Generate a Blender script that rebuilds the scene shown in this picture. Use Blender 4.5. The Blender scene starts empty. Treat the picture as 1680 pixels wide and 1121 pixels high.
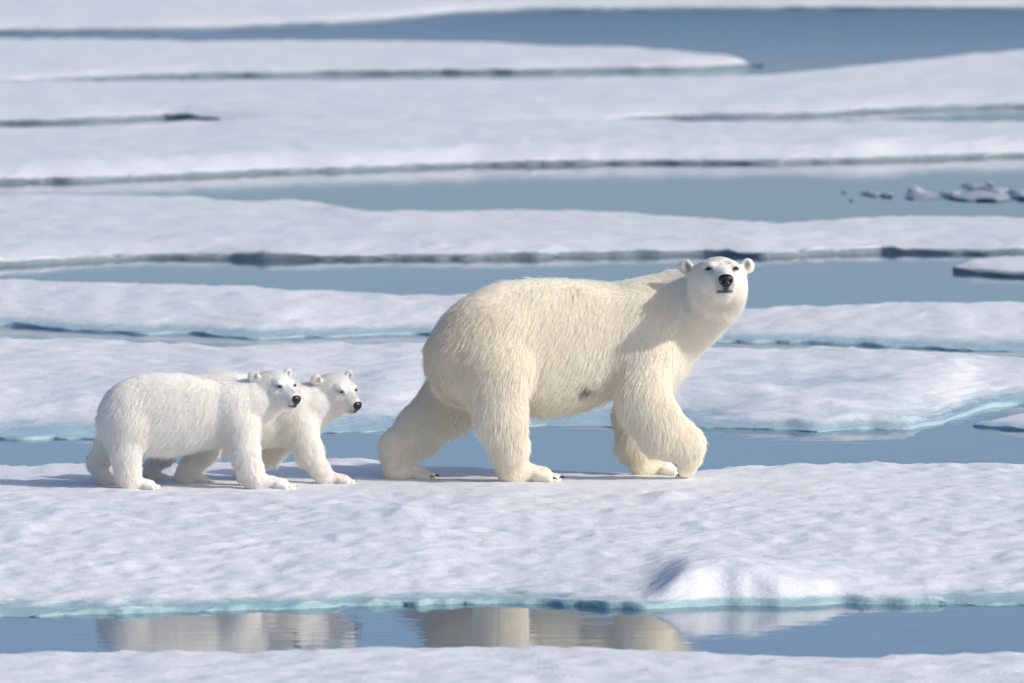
import bpy, math, random, os
import numpy as np
from mathutils import Vector, Matrix

random.seed(7)
RNG = np.random.default_rng(11)
scene = bpy.context.scene
COL = scene.collection

# ------------------------------------------------------------------ camera
DIST, CAM_H, LENS = 62.2, 5.0, 400.0
FPX = 1680.0 * LENS / 36.0
PITCH = math.atan(CAM_H / DIST) - math.atan(285.5 / FPX)
cam_data = bpy.data.cameras.new('camera')
cam_data.lens = LENS
cam_data.sensor_width = 36.0
cam_data.clip_start = 1.0
cam_data.clip_end = 20000.0
cam = bpy.data.objects.new('camera', cam_data)
COL.objects.link(cam)
cam.location = (0.0, -DIST, CAM_H)
cam.rotation_euler = (math.pi / 2 - PITCH, 0, 0)
cam_data.dof.use_dof = True
cam_data.dof.focus_distance = DIST + 0.05
cam_data.dof.aperture_fstop = 5.6
scene.camera = cam

# ------------------------------------------------------------------ sky and sun
SUN_EL, SUN_AZ = math.radians(33), math.radians(112)   # azimuth clockwise from +Y (away from the viewer)
world = bpy.data.worlds.new('World')
scene.world = world
world.use_nodes = True
wn = world.node_tree.nodes
wl = world.node_tree.links
wn.clear()
wout = wn.new('ShaderNodeOutputWorld')
wbg = wn.new('ShaderNodeBackground')
wsky = wn.new('ShaderNodeTexSky')
wsky.sky_type = 'NISHITA'
wsky.sun_disc = False
wsky.sun_elevation = SUN_EL
wsky.sun_rotation = SUN_AZ
wsky.altitude = 0
wsky.air_density = 0.6
wsky.dust_density = 2.0
wsky.ozone_density = 2.5
wbg.inputs['Strength'].default_value = 0.15
wl.new(wsky.outputs['Color'], wbg.inputs['Color'])
wl.new(wbg.outputs['Background'], wout.inputs['Surface'])

sun_data = bpy.data.lights.new('sun', 'SUN')
sun_data.energy = 2.5
sun_data.angle = math.radians(1.0)
sun_data.color = (1.0, 0.95, 0.87)
sun = bpy.data.objects.new('sun', sun_data)
COL.objects.link(sun)
to_sun = Vector((math.sin(SUN_AZ) * math.cos(SUN_EL), math.cos(SUN_AZ) * math.cos(SUN_EL), math.sin(SUN_EL)))
sun.rotation_euler = to_sun.to_track_quat('Z', 'Y').to_euler()
sun.location = to_sun * 60

scene.view_settings.view_transform = 'Standard'
scene.view_settings.look = 'None'
scene.view_settings.exposure = 0.10
scene.view_settings.gamma = 1.0
scene.view_settings.use_curve_mapping = False
scene.render.engine = 'CYCLES'
scene.cycles.use_denoising = True
scene.cycles.max_bounces = 24
scene.cycles.diffuse_bounces = 24
scene.cycles.glossy_bounces = 3
scene.cycles.transmission_bounces = 4
scene.cycles.sample_clamp_indirect = 8.0

# ------------------------------------------------------------------ helpers
CAMP = np.array([0.0, -DIST, CAM_H])
_cp, _sp = math.cos(PITCH), math.sin(PITCH)
FWD = np.array([0, _cp, -_sp])
UPV = np.array([0, _sp, _cp])


def ray(px, py):
    return FWD + np.array([1.0, 0, 0]) * ((px - 840.0) / FPX) - UPV * ((py - 560.5) / FPX)


def G(px, py, z):
    """point of the horizontal plane at height z seen at a photo pixel"""
    r = ray(px, py)
    return CAMP + r * ((z - CAM_H) / r[2])


def P(px, py, y):
    """point of the vertical plane at depth y seen at a photo pixel"""
    r = ray(px, py)
    return CAMP + r * ((y + DIST) / r[1])


def hash3(ix, iy, iz, seed):
    h = (ix.astype(np.int64) * 374761393 + iy.astype(np.int64) * 668265263 + iz.astype(np.int64) * 2147483647 + seed * 974634541) & 0xFFFFFFFF
    h = ((h ^ (h >> 13)) * 1274126177) & 0xFFFFFFFF
    h = ((h ^ (h >> 16)) * 2246822519) & 0xFFFFFFFF
    h = h ^ (h >> 15)
    return (h & 0xFFFFFF) / float(0xFFFFFF) * 2 - 1


def noise2(x, y, seed=0):
    ix, iy = np.floor(x), np.floor(y)
    fx, fy = x - ix, y - iy
    ux = fx * fx * fx * (fx * (fx * 6 - 15) + 10)
    uy = fy * fy * fy * (fy * (fy * 6 - 15) + 10)
    z0 = np.zeros_like(ix)
    a, b = hash3(ix, iy, z0, seed), hash3(ix + 1, iy, z0, seed)
    c, d = hash3(ix, iy + 1, z0, seed), hash3(ix + 1, iy + 1, z0, seed)
    return (a * (1 - ux) + b * ux) * (1 - uy) + (c * (1 - ux) + d * ux) * uy


def fbm2(x, y, octs, seed=0, gain=0.5):
    s, a = 0, 1.0
    for o in range(octs):
        s = s + a * noise2(x * 2 ** o + 17.3 * o, y * 2 ** o - 9.1 * o, seed + o)
        a *= gain
    return s


def noise3(p, scale, seed=0):
    q = p * scale + 31.7
    i = np.floor(q)
    f = q - i
    u = f * f * (3 - 2 * f)
    r = 0
    for dx in (0, 1):
        for dy in (0, 1):
            for dz in (0, 1):
                w = (u[:, 0] if dx else 1 - u[:, 0]) * (u[:, 1] if dy else 1 - u[:, 1]) * (u[:, 2] if dz else 1 - u[:, 2])
                r = r + w * hash3(i[:, 0] + dx, i[:, 1] + dy, i[:, 2] + dz, seed)
    return r


def sstep(a, b, x):
    t = np.clip((x - a) / (b - a), 0, 1)
    return t * t * (3 - 2 * t)


def make_mesh(name, verts, faces, mat, parent=None, smooth=True):
    me = bpy.data.meshes.new(name)
    verts = np.asarray(verts, dtype=np.float32)
    faces = np.asarray(faces, dtype=np.int32)
    n = faces.shape[1]
    me.vertices.add(len(verts))
    me.vertices.foreach_set('co', verts.ravel())
    me.loops.add(faces.size)
    me.loops.foreach_set('vertex_index', faces.ravel())
    me.polygons.add(len(faces))
    me.polygons.foreach_set('loop_start', np.arange(0, faces.size, n, dtype=np.int32))
    if smooth:
        me.polygons.foreach_set('use_smooth', np.ones(len(faces), dtype=bool))
    me.update(calc_edges=True)
    me.validate()
    if mat:
        me.materials.append(mat)
    o = bpy.data.objects.new(name, me)
    COL.objects.link(o)
    if parent:
        o.parent = parent
    return o


def set_attr(o, name, vals):
    a = o.data.attributes.new(name, 'FLOAT', 'POINT')
    a.data.foreach_set('value', np.asarray(vals, dtype=np.float32))


def tag(o, label=None, cat=None, group=None, kind=None):
    if label: o['label'] = label
    if cat: o['category'] = cat
    if group: o['group'] = group
    if kind: o['kind'] = kind
    return o


def new_mat(name):
    m = bpy.data.materials.new(name)
    m.use_nodes = True
    nt = m.node_tree
    return m, nt.nodes, nt.links, nt.nodes['Principled BSDF']


# ------------------------------------------------------------------ materials
def snow_material(name, edge, snow=(0.855, 0.86, 0.862), bump=1.0):
    m, n, l, b = new_mat(name)
    geo = n.new('ShaderNodeNewGeometry')
    at = n.new('ShaderNodeAttribute'); at.attribute_name = 'melt_and_shade'
    nz = n.new('ShaderNodeTexNoise'); nz.inputs['Scale'].default_value = 9.0
    nz.inputs['Detail'].default_value = 5; nz.inputs['Roughness'].default_value = 0.72
    l.new(geo.outputs['Position'], nz.inputs['Vector'])
    # ragged boundary between edge colour and snow
    ma = n.new('ShaderNodeMath'); ma.operation = 'MULTIPLY_ADD'
    ma.inputs[1].default_value = 1.3; ma.inputs[2].default_value = -0.65
    l.new(nz.outputs['Fac'], ma.inputs[0])
    ad = n.new('ShaderNodeMath'); ad.operation = 'ADD'
    l.new(at.outputs['Fac'], ad.inputs[0]); l.new(ma.outputs[0], ad.inputs[1])
    mr = n.new('ShaderNodeMapRange'); mr.interpolation_type = 'SMOOTHSTEP'
    mr.inputs['From Min'].default_value = 0.12; mr.inputs['From Max'].default_value = 0.95
    l.new(ad.outputs[0], mr.inputs['Value'])
    # snow tone: fine patches of wetter, greyer snow
    n2 = n.new('ShaderNodeTexNoise'); n2.inputs['Scale'].default_value = 1.7; n2.inputs['Detail'].default_value = 7
    n2.inputs['Roughness'].default_value = 0.6
    l.new(geo.outputs['Position'], n2.inputs['Vector'])
    cr = n.new('ShaderNodeValToRGB')
    cr.color_ramp.elements[0].position = 0.3; cr.color_ramp.elements[1].position = 0.66
    cr.color_ramp.elements[0].color = (snow[0] * 0.90, snow[1] * 0.92, snow[2] * 0.955, 1)
    cr.color_ramp.elements[1].color = (*snow, 1)
    l.new(n2.outputs['Fac'], cr.inputs['Fac'])
    mx = n.new('ShaderNodeMix'); mx.data_type = 'RGBA'
    l.new(mr.outputs[0], mx.inputs['Factor'])
    l.new(cr.outputs['Color'], mx.inputs['A'])
    mx.inputs['B'].default_value = (*edge, 1)
    l.new(mx.outputs['Result'], b.inputs['Base Color'])
    rr = n.new('ShaderNodeMapRange')
    rr.inputs['To Min'].default_value = 0.72; rr.inputs['To Max'].default_value = 0.22
    l.new(mr.outputs[0], rr.inputs['Value'])
    l.new(rr.outputs[0], b.inputs['Roughness'])
    b.inputs['Specular IOR Level'].default_value = 0.25
    # granular snow relief
    n3 = n.new('ShaderNodeTexNoise'); n3.inputs['Scale'].default_value = 16.0; n3.inputs['Detail'].default_value = 6
    n3.inputs['Roughness'].default_value = 0.74
    mp3 = n.new('ShaderNodeMapping'); mp3.inputs['Scale'].default_value = (0.55, 1.0, 1.0); mp3.inputs['Rotation'].default_value = (0, 0, 0.25)
    l.new(geo.outputs['Position'], mp3.inputs['Vector'])
    l.new(mp3.outputs[0], n3.inputs['Vector'])
    bp = n.new('ShaderNodeBump'); bp.inputs['Strength'].default_value = 0.6 * bump; bp.inputs['Distance'].default_value = 0.034
    l.new(n3.outputs['Fac'], bp.inputs['Height'])
    l.new(bp.outputs['Normal'], b.inputs['Normal'])
    return m


def water_material():
    m, n, l, b = new_mat('sea_water')
    b.inputs['Base Color'].default_value = (0.035, 0.10, 0.17, 1)
    b.inputs['Roughness'].default_value = 0.035
    b.inputs['IOR'].default_value = 1.333
    geo = n.new('ShaderNodeNewGeometry')
    sep = n.new('ShaderNodeSeparateXYZ')
    l.new(geo.outputs['Position'], sep.inputs[0])
    mp = n.new('ShaderNodeMapping'); mp.inputs['Scale'].default_value = (2.2, 5.0, 1.0)
    l.new(geo.outputs['Position'], mp.inputs['Vector'])
    nz = n.new('ShaderNodeTexNoise'); nz.inputs['Scale'].default_value = 1.0; nz.inputs['Detail'].default_value = 3
    l.new(mp.outputs[0], nz.inputs['Vector'])
    # wind ruffles the open lead far away more than the sheltered leads
    wind = n.new('ShaderNodeMapRange'); wind.inputs['From Min'].default_value = 62; wind.inputs['From Max'].default_value = 78
    wind.inputs['To Min'].default_value = 0.0016; wind.inputs['To Max'].default_value = 0.010
    l.new(sep.outputs['Y'], wind.inputs['Value'])
    mp2 = n.new('ShaderNodeMapping'); mp2.inputs['Scale'].default_value = (0.55, 1.15, 1.0)
    l.new(geo.outputs['Position'], mp2.inputs['Vector'])
    n2 = n.new('ShaderNodeTexNoise'); n2.inputs['Scale'].default_value = 1.0; n2.inputs['Detail'].default_value = 4
    n2.inputs['Roughness'].default_value = 0.6
    l.new(mp2.outputs[0], n2.inputs['Vector'])
    rgh = n.new('ShaderNodeMapRange'); rgh.inputs['From Min'].default_value = 50; rgh.inputs['From Max'].default_value = 80
    rgh.inputs['To Min'].default_value = 0.035; rgh.inputs['To Max'].default_value = 0.27
    l.new(sep.outputs['Y'], rgh.inputs['Value']); l.new(rgh.outputs[0], b.inputs['Roughness'])
    swell = n.new('ShaderNodeMapRange'); swell.inputs['From Min'].default_value = 56; swell.inputs['From Max'].default_value = 80
    swell.inputs['To Min'].default_value = 0.0; swell.inputs['To Max'].default_value = 0.11
    l.new(sep.outputs['Y'], swell.inputs['Value'])
    bp2 = n.new('ShaderNodeBump'); bp2.inputs['Strength'].default_value = 1.0
    l.new(n2.outputs['Fac'], bp2.inputs['Height']); l.new(swell.outputs[0], bp2.inputs['Distance'])
    bp = n.new('ShaderNodeBump'); bp.inputs['Strength'].default_value = 1.0
    l.new(nz.outputs['Fac'], bp.inputs['Height'])
    l.new(wind.outputs[0], bp.inputs['Distance'])
    l.new(bp2.outputs['Normal'], bp.inputs['Normal'])
    l.new(bp.outputs['Normal'], b.inputs['Normal'])
    return m


TEAL = (0.38, 0.56, 0.58)
UNDERCUT_SHADE = (0.27, 0.33, 0.355)  # undercut shadow painted into the far floes' waterline colour
MAT_SNOW_NEAR = snow_material('snow_on_turquoise_ice', TEAL)
MAT_SNOW_MID = snow_material('snow_on_melting_ice', (0.44, 0.60, 0.65), (0.835, 0.84, 0.845))
MAT_SNOW_FAR = snow_material('snow_with_painted_rim_shade', UNDERCUT_SHADE, (0.80, 0.81, 0.82))
MAT_SLUSH = snow_material('grey_slush_ice', (0.25, 0.31, 0.34), (0.56, 0.61, 0.66))
MAT_WATER = water_material()

# ------------------------------------------------------------------ water
w = 6000.0
water = make_mesh('water', [(-w, -DIST - 300, 0), (w, -DIST - 300, 0), (w, 9000, 0), (-w, 9000, 0)], [(0, 1, 2, 3)], MAT_WATER, smooth=False)
tag(water, 'calm blue sea water in the leads between the floes', kind='structure')

GROUND_Z = 0.18


# ------------------------------------------------------------------ ice floes
def curve_of(pts, z):
    w_ = np.array([G(px, py, z)[:2] for px, py in pts])
    o = np.argsort(w_[:, 0])
    return w_[o, 0], w_[o, 1]


def smooth1(a, k):
    if k < 1: return a
    kern = np.hanning(2 * k + 3)[1:-1]; kern /= kern.sum()
    pad = np.pad(a, k, mode='edge')
    return np.convolve(pad, kern, 'same')[k:-k]


def floe(name, front, rear, H, res, mat, label, seed, roll=0.35, uc=0.08, lip=0.045, rough=1.0,
         scallop=0.12, blobs=(), melts=(), edge_z=(0.022, 0.050), flat=None, rear_roll=0.5, lipf=None, end=1.2, soft=False, pw=2.2, rn=1.0, grain=0.0082, extra=None):
    # floes that leave the picture run on well beyond it
    wide = lambda p: ([(p[0][0] - 900, p[0][1])] if p[0][0] < 0 else []) + list(p) + ([(p[-1][0] + 900, p[-1][1])] if p[-1][0] > 1680 else [])
    front, rear = wide(front), wide(rear)
    fx, fy = curve_of(front, 0.0)
    rx, ry = curve_of(rear, H)
    x0, x1 = max(fx[0], rx[0]), min(fx[-1], rx[-1])
    nx = int((x1 - x0) / res) + 1
    X = np.linspace(x0, x1, nx)
    k = max(1, int(0.25 / res))
    yf, yr = smooth1(np.interp(X, fx, fy), k), smooth1(np.interp(X, rx, ry), k)
    yf = yf + scallop * (noise2(X * 0.9, X * 0 + 3, seed) + 0.6 * noise2(X * 2.3, X * 0 + 5, seed + 1) + 0.45 * noise2(X * 6, X * 0 + 8, seed + 2) + 0.4 * noise2(X * 15, X * 0, seed + 3) + 0.15 * noise2(X * 37, X * 0, seed + 4))
    yr = yr + scallop * 1.3 * (noise2(X * 0.8, X * 0 + 23, seed) + 0.6 * noise2(X * 2.6, X * 0 + 35, seed + 1) + 0.35 * noise2(X * 7, X * 0 + 8, seed + 4))
    # rounded ends
    e = np.clip(np.minimum(X - x0, x1 - X) / end, 0, 1)
    e = np.sqrt(1 - (1 - e) ** 2)
    mid = 0.5 * (yf + yr)
    yr = np.maximum(yr, yf + 0.05)
    yf, yr = mid + (yf - mid) * e, mid + (yr - mid) * e
    W = yr - yf
    nv = int(np.median(W) / res) + 4
    rollv = roll(X) if callable(roll) else np.full(nx, float(roll))
    near = np.array([0.0, 0.012, 0.03, 0.055, 0.09, 0.13, 0.18, 0.24]) * 1.0
    far = -near[::-1]
    t = np.linspace(0, 1, nv)[1:-1]
    a = near[-1]
    Wc = np.maximum(W, 1e-3)
    sc = np.minimum(1.0, 0.35 * Wc / a)
    rows = [yf + near[i] * sc for i in range(len(near))]
    lo, hi = yf + near[-1] * sc, yr - near[-1] * sc
    rows += [lo + (hi - lo) * s for s in t]
    rows += [yr + far[i] * sc for i in range(len(far))]
    Y = np.array(rows)
    XX = np.broadcast_to(X, Y.shape)
    df, dr = np.maximum(Y - yf, 0), np.maximum(yr - Y, 0)
    lipz = np.maximum(lip * (1 + 0.7 * noise2(X * 2.1, X * 0 + 1, seed + 7) + 0.6 * noise2(X * 9, X * 0 + 1, seed + 8) + 0.4 * noise2(X * 24, X * 0, seed + 9)), 0.005)
    Heff = np.minimum(H, lipz + 1.2 * W)
    rl = rollv * (1 + rn * 0.22 * noise2(X * 1.3, X * 0 + 4, seed + 9) + rn * 0.12 * noise2(X * 4, X * 0 + 4, seed + 10))
    yfs = smooth1(yf, max(1, int(0.6 / res)))                # the slope follows the general run of the edge, not each notch
    dfs = np.maximum(0.25 * df + 0.75 * (Y - yfs), 0)
    tf = np.clip(dfs / np.maximum(rl, 0.05), 0, 1)
    tr = np.clip(dr / rear_roll, 0, 1)
    qf = 1 - (1 - tf) ** pw
    if soft: qf = 0.35 * qf + 0.65 * sstep(0, 1, tf)
    qr = np.sqrt(1 - (1 - tr) ** 2)
    lip0 = smooth1(lipz, max(1, int(0.6 / res)))
    Z = lip0 + (Heff - lip0) * qf * (0.35 + 0.65 * qr) + (lipz - lip0) * np.exp(-df / 0.06)
    fade = sstep(0, 0.5, df) * sstep(0, 0.35, dr)
    nb = (0.022 * fbm2(XX * 0.55, Y * 0.40, 2, seed + 20) + 0.018 * fbm2(XX * 1.7, Y * 0.9, 2, seed + 30)
                    )
    if flat is not None:
        fxm, fym, frx, fry = flat
        fl = 1 - 0.93 * np.exp(-(((XX - fxm) / frx) ** 4 + ((Y - fym) / fry) ** 4))
    else:
        fl = 1.0
    Z = Z + rough * nb * fade * fl + grain * (fbm2(XX * 9.0, Y * 5.2, 3, seed + 40, 0.7) + 0.9 * np.maximum(fbm2(XX * 3.0, Y * 1.9, 3, seed + 44, 0.6) - 0.35, 0)) * sstep(0, 0.25, df) * sstep(0, 0.2, dr) * (0.35 + 0.65 * fl)
    # clumpy rim
    Z = Z + rough * 0.012 * noise2(XX * 11, Y * 9, seed + 50) * sstep(0.0, 0.1, df) * (1 - fade)
    for (px, py, ax, ay, hh) in blobs:
        c = G(px, py, H)
        Z = Z + hh * np.exp(-((XX - c[0]) / ax) ** 2 - ((Y - c[1]) / ay) ** 2) * sstep(0, 0.25, df)
    if lipf is not None:
        Z = Z + lipf(X) * sstep(-0.03, 0.24, df) * np.exp(-(np.maximum(df - 0.3, 0) / 1.0) ** 2)
    if extra is not None:
        Z = Z + extra(XX, Y, dfs) * sstep(0.0, 0.08, df)
    melt_and_shade = 1 - sstep(edge_z[0], edge_z[1], Z)  # edge colour mask: wet ice on nearer floes, painted undercut shade on far ones
    for (px, py, ax, ay, s) in melts:
        c = G(px, py, H)
        g = np.exp(-((XX - c[0]) / ax) ** 2 - ((Y - c[1]) / ay) ** 2) * s
        g = g * (1 + 0.5 * noise2(XX * 2.2, Y * 1.1, seed + 60))
        melt_and_shade = np.maximum(melt_and_shade, np.clip(g, 0, 1))
        Z = Z - 0.05 * np.clip(g, 0, 1) * fade
    Z = np.maximum(Z, 0.006)
    # undercut skirts in front and behind
    lp = np.minimum(lipz, 0.05)
    ucv = uc * (1 + 0.6 * noise2(X * 2.0, X * 0 + 2, seed + 70))
    rag = 0.012 * noise2(X * 21, X * 0 + 6, seed + 71) + 0.008 * noise2(X * 55, X * 0 + 6, seed + 72)
    sy = [yf + ucv * e + 0.05, yf + ucv * e + rag, yf + ucv * 0.7 * e - rag, yf + ucv * 0.35 * e + rag * 0.6]
    sz = [np.full(nx, -0.25), np.full(nx, -0.02), lp * 0.3 + 0.1 * rag, lp * 0.65]
    by = [yr - 0.02, yr - 0.05]
    bz = [np.full(nx, -0.02), np.full(nx, -0.25)]
    Y = np.vstack([np.array(sy), Y, np.array(by)])
    Z = np.vstack([np.array(sz), Z, np.array(bz)])
    melt_and_shade = np.vstack([np.ones((4, nx)), melt_and_shade, np.ones((2, nx))])
    XX = np.broadcast_to(X, Y.shape)
    nr = Y.shape[0]
    V = np.stack([XX, Y, Z], -1).reshape(-1, 3)
    i = np.arange(nr - 1)[:, None] * nx + np.arange(nx - 1)[None, :]
    F = np.stack([i, i + 1, i + nx + 1, i + nx], -1).reshape(-1, 4)
    o = make_mesh(name, V, F, mat)
    set_attr(o, 'melt_and_shade', melt_and_shade.ravel())
    tag(o, label, 'ice floe', 'ice floes drifting in the leads')
    return o


# foreground floe
floe('ice_floe', [(-700, 1600), (840, 1640), (2400, 1600)],
     [(-700, 1066), (0, 1065), (120, 1060), (300, 1061), (520, 1058), (700, 1052), (860, 1051), (1000, 1056), (1200, 1063), (1350, 1066), (1470, 1068), (1590, 1064), (1680, 1064), (2400, 1062)],
     0.13, 0.05, MAT_SNOW_NEAR, 'snowy ice floe along the bottom edge of the picture, nearest of all', 101, rough=0.3, scallop=0.06, rear_roll=0.4)


# the floe the bears walk on, with its snow mound at the water
def f1_roll(X):
    e, f = G(540, 985, 0)[0], G(760, 985, 0)[0]
    k = np.exp(-((X - 0.5 * (e + f)) / 0.5) ** 2)
    return 5.0 - 1.6 * k


def f1_lip(X):
    a, b, c, d = (G(q, 985, 0)[0] for q in (1050, 1136, 1190, 1500))
    return 0.125 * sstep(a, b, X) * (1 - sstep(c, d, X))


def mound(XX, Y, df):
    a, b, c = G(1056, 985, 0)[0], G(1140, 985, 0)[0], G(1500, 985, 0)[0]
    edge = sstep(a, b, XX - 0.03 * np.clip(df, 0, 2.5)) * (1 - sstep(b + 0.3, c, XX))
    dep = np.exp(-(np.maximum(df - 0.40, 0) / 0.8) ** 2) * sstep(-0.05, 0.40, df)
    return edge * dep * 0.012


floe('ice_floe', [(-800, 1018), (0, 1012), (150, 1009), (400, 1003), (520, 1000), (600, 994), (700, 993), (860, 992), (1000, 997), (1080, 999), (1130, 992), (1250, 990), (1400, 991), (1560, 994), (1680, 994), (2500, 1000)],
     [(-800, 765), (0, 758), (150, 757), (400, 752), (590, 747), (640, 753), (760, 760), (930, 766), (1060, 771), (1160, 766), (1250, 758), (1450, 751), (1680, 749), (2500, 752)],
     GROUND_Z + 0.012, 0.036, MAT_SNOW_NEAR, 'wide snowy ice floe that the three bears walk on', 202, pw=1.6, rn=0.1, roll=f1_roll, lipf=f1_lip, uc=-0.03, lip=0.022, scallop=0.07,
     edge_z=(0.018, 0.052), flat=(-0.35, 0.05, 3.0, 0.9), rear_roll=0.45, extra=mound, rough=0.28,
     blobs=[(520, 962, 0.5, 0.7, 0.05), (1095, 815, 0.10, 0.22, 0.03), (660, 842, 0.09, 0.3, 0.02), (30, 857, 0.2, 0.3, 0.025), (1330, 805, 0.15, 0.3, 0.015), (840, 905, 0.7, 0.8, -0.02), (590, 750, 0.35, 0.3, 0.03)])

# melting floe right behind
floe('ice_floe', [(-700, 718), (0, 718), (120, 720), (300, 716), (560, 708), (740, 704), (900, 700), (1150, 702), (1280, 704), (1400, 706), (1500, 702), (1560, 690), (1600, 672), (1640, 668), (1680, 668), (2300, 662)],
     [(-700, 548), (0, 549), (130, 551), (400, 563), (560, 562), (700, 558), (900, 560), (1170, 566), (1400, 570), (1680, 577), (2300, 580)],
     0.17, 0.06, MAT_SNOW_MID, 'broad melting floe just behind the bears, turquoise slush along its front', 303, soft=True, roll=3.0, uc=-0.03, lip=0.012, scallop=0.18, rough=0.6,
     edge_z=(0.014, 0.088),
     melts=[(60, 706, 2.6, 0.9, 0.9), (1330, 612, 0.8, 0.5, 0.55), (1280, 700, 1.2, 0.5, 0.5), (1600, 655, 0.5, 1.2, 0.9), (900, 690, 1.2, 0.6, 0.6), (250, 700, 1.0, 0.7, 0.5), (1450, 630, 0.5, 0.5, 0.4)],
     blobs=[(1440, 655, 0.5, 0.8, 0.06), (1300, 640, 0.35, 0.5, 0.05), (1200, 660, 0.4, 0.7, 0.05), (1530, 665, 0.4, 0.5, 0.05)])
floe('ice_floe', [(-700, 533), (0, 533), (160, 542), (300, 547), (420, 553), (600, 548), (760, 548), (1000, 556), (1170, 561), (1300, 566), (1480, 571), (1560, 577), (1680, 577), (2300, 580)],
     [(-700, 452), (0, 456), (120, 458), (300, 463), (500, 472), (660, 479), (740, 483), (950, 488), (1210, 493), (1400, 494), (1520, 489), (1680, 491), (2300, 489)],
     0.17, 0.07, MAT_SNOW_MID, 'floe with a grey furrowed front passing behind the big bear', 404, soft=True, roll=2.0, uc=-0.03, lip=0.012, scallop=0.16, rough=0.6,
     edge_z=(0.012, 0.07),
     melts=[(300, 540, 2.2, 0.7, 0.6), (420, 547, 1.0, 0.6, 0.8), (1600, 568, 0.7, 0.8, 1.0), (1170, 558, 0.8, 0.5, 0.5), (1400, 566, 1.0, 0.5, 0.4)])
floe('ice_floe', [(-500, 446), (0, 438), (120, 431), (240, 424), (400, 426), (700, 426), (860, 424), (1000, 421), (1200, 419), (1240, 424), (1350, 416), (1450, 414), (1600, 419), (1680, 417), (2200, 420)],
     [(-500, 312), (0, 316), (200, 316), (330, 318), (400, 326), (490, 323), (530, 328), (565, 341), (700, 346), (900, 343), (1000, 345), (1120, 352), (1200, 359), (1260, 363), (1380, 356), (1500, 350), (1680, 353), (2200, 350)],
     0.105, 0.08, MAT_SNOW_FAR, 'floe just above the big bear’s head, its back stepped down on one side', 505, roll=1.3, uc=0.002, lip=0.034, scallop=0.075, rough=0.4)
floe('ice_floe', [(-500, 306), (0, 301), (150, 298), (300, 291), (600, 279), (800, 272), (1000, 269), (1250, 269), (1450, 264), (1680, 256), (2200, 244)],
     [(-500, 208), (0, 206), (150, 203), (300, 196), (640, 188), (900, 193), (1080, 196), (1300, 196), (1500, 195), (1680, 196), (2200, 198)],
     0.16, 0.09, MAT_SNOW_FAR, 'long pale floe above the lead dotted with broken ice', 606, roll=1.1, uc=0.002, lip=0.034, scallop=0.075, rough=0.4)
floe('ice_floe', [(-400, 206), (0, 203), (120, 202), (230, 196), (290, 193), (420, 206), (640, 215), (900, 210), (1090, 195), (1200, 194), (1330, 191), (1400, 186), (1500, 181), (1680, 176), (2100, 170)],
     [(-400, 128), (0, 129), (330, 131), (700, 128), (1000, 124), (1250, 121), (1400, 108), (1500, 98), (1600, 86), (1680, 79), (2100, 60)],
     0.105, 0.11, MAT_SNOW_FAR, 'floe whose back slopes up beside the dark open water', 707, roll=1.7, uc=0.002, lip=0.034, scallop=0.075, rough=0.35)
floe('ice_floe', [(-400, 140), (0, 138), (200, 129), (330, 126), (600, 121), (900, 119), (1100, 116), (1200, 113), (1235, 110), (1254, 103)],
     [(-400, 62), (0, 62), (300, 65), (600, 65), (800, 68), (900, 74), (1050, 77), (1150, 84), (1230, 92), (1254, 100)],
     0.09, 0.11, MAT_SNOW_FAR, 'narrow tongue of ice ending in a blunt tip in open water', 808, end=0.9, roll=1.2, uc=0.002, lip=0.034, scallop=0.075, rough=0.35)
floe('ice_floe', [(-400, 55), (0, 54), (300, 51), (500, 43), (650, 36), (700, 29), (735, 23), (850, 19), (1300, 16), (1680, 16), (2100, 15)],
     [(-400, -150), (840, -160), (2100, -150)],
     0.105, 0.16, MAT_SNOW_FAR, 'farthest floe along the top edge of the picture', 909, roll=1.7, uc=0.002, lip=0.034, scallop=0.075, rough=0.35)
# small floes at the side
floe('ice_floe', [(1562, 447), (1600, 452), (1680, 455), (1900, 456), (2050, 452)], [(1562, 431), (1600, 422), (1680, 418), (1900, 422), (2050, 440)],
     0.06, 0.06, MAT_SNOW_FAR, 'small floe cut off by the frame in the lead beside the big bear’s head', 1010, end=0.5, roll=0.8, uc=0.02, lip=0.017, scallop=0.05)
floe('ice_floe', [(1596, 700), (1640, 706), (1680, 707), (1850, 707), (1950, 702)], [(1596, 680), (1640, 674), (1680, 671), (1850, 672), (1950, 682)],
     0.07, 0.05, MAT_SNOW_MID, 'little wet floe cut off by the frame in the bay of the melting floe', 1111, end=0.5, edge_z=(0.01, 0.05), roll=0.8, uc=-0.02, lip=0.012, scallop=0.05)


def chunk(px, py, wpx, hpx, seed, label, mat, dep=0.35):
    import bmesh
    base = G(px, py, 0)
    s = 1.0 / (FPX / np.linalg.norm(base - CAMP))
    bm = bmesh.new()
    bmesh.ops.create_icosphere(bm, subdivisions=3, radius=1.0)
    v = np.array([q.co[:] for q in bm.verts])
    r = 1 + 0.35 * noise3(v + seed, 1.6, seed) + 0.22 * noise3(v + seed, 3.4, seed + 1) + 0.1 * noise3(v, 7.0, seed + 2)
    v = v * r[:, None] * np.array([wpx * s / 2, dep, hpx * s])
    v[:, 2] = np.where(v[:, 2] < 0, v[:, 2] * 0.5, v[:, 2]) + 0.004
    f = np.array([[q.index for q in p.verts] for p in bm.faces])
    bm.free()
    o = make_mesh('ice_chunk', v, f, mat)
    o.location = base + np.array([0, dep * 0.6, 0])
    set_attr(o, 'melt_and_shade', 0.9 * (1 - sstep(0.0, 0.055, v[:, 2])))
    tag(o, label, 'ice chunk', 'broken ice floating in the lead')


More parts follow.
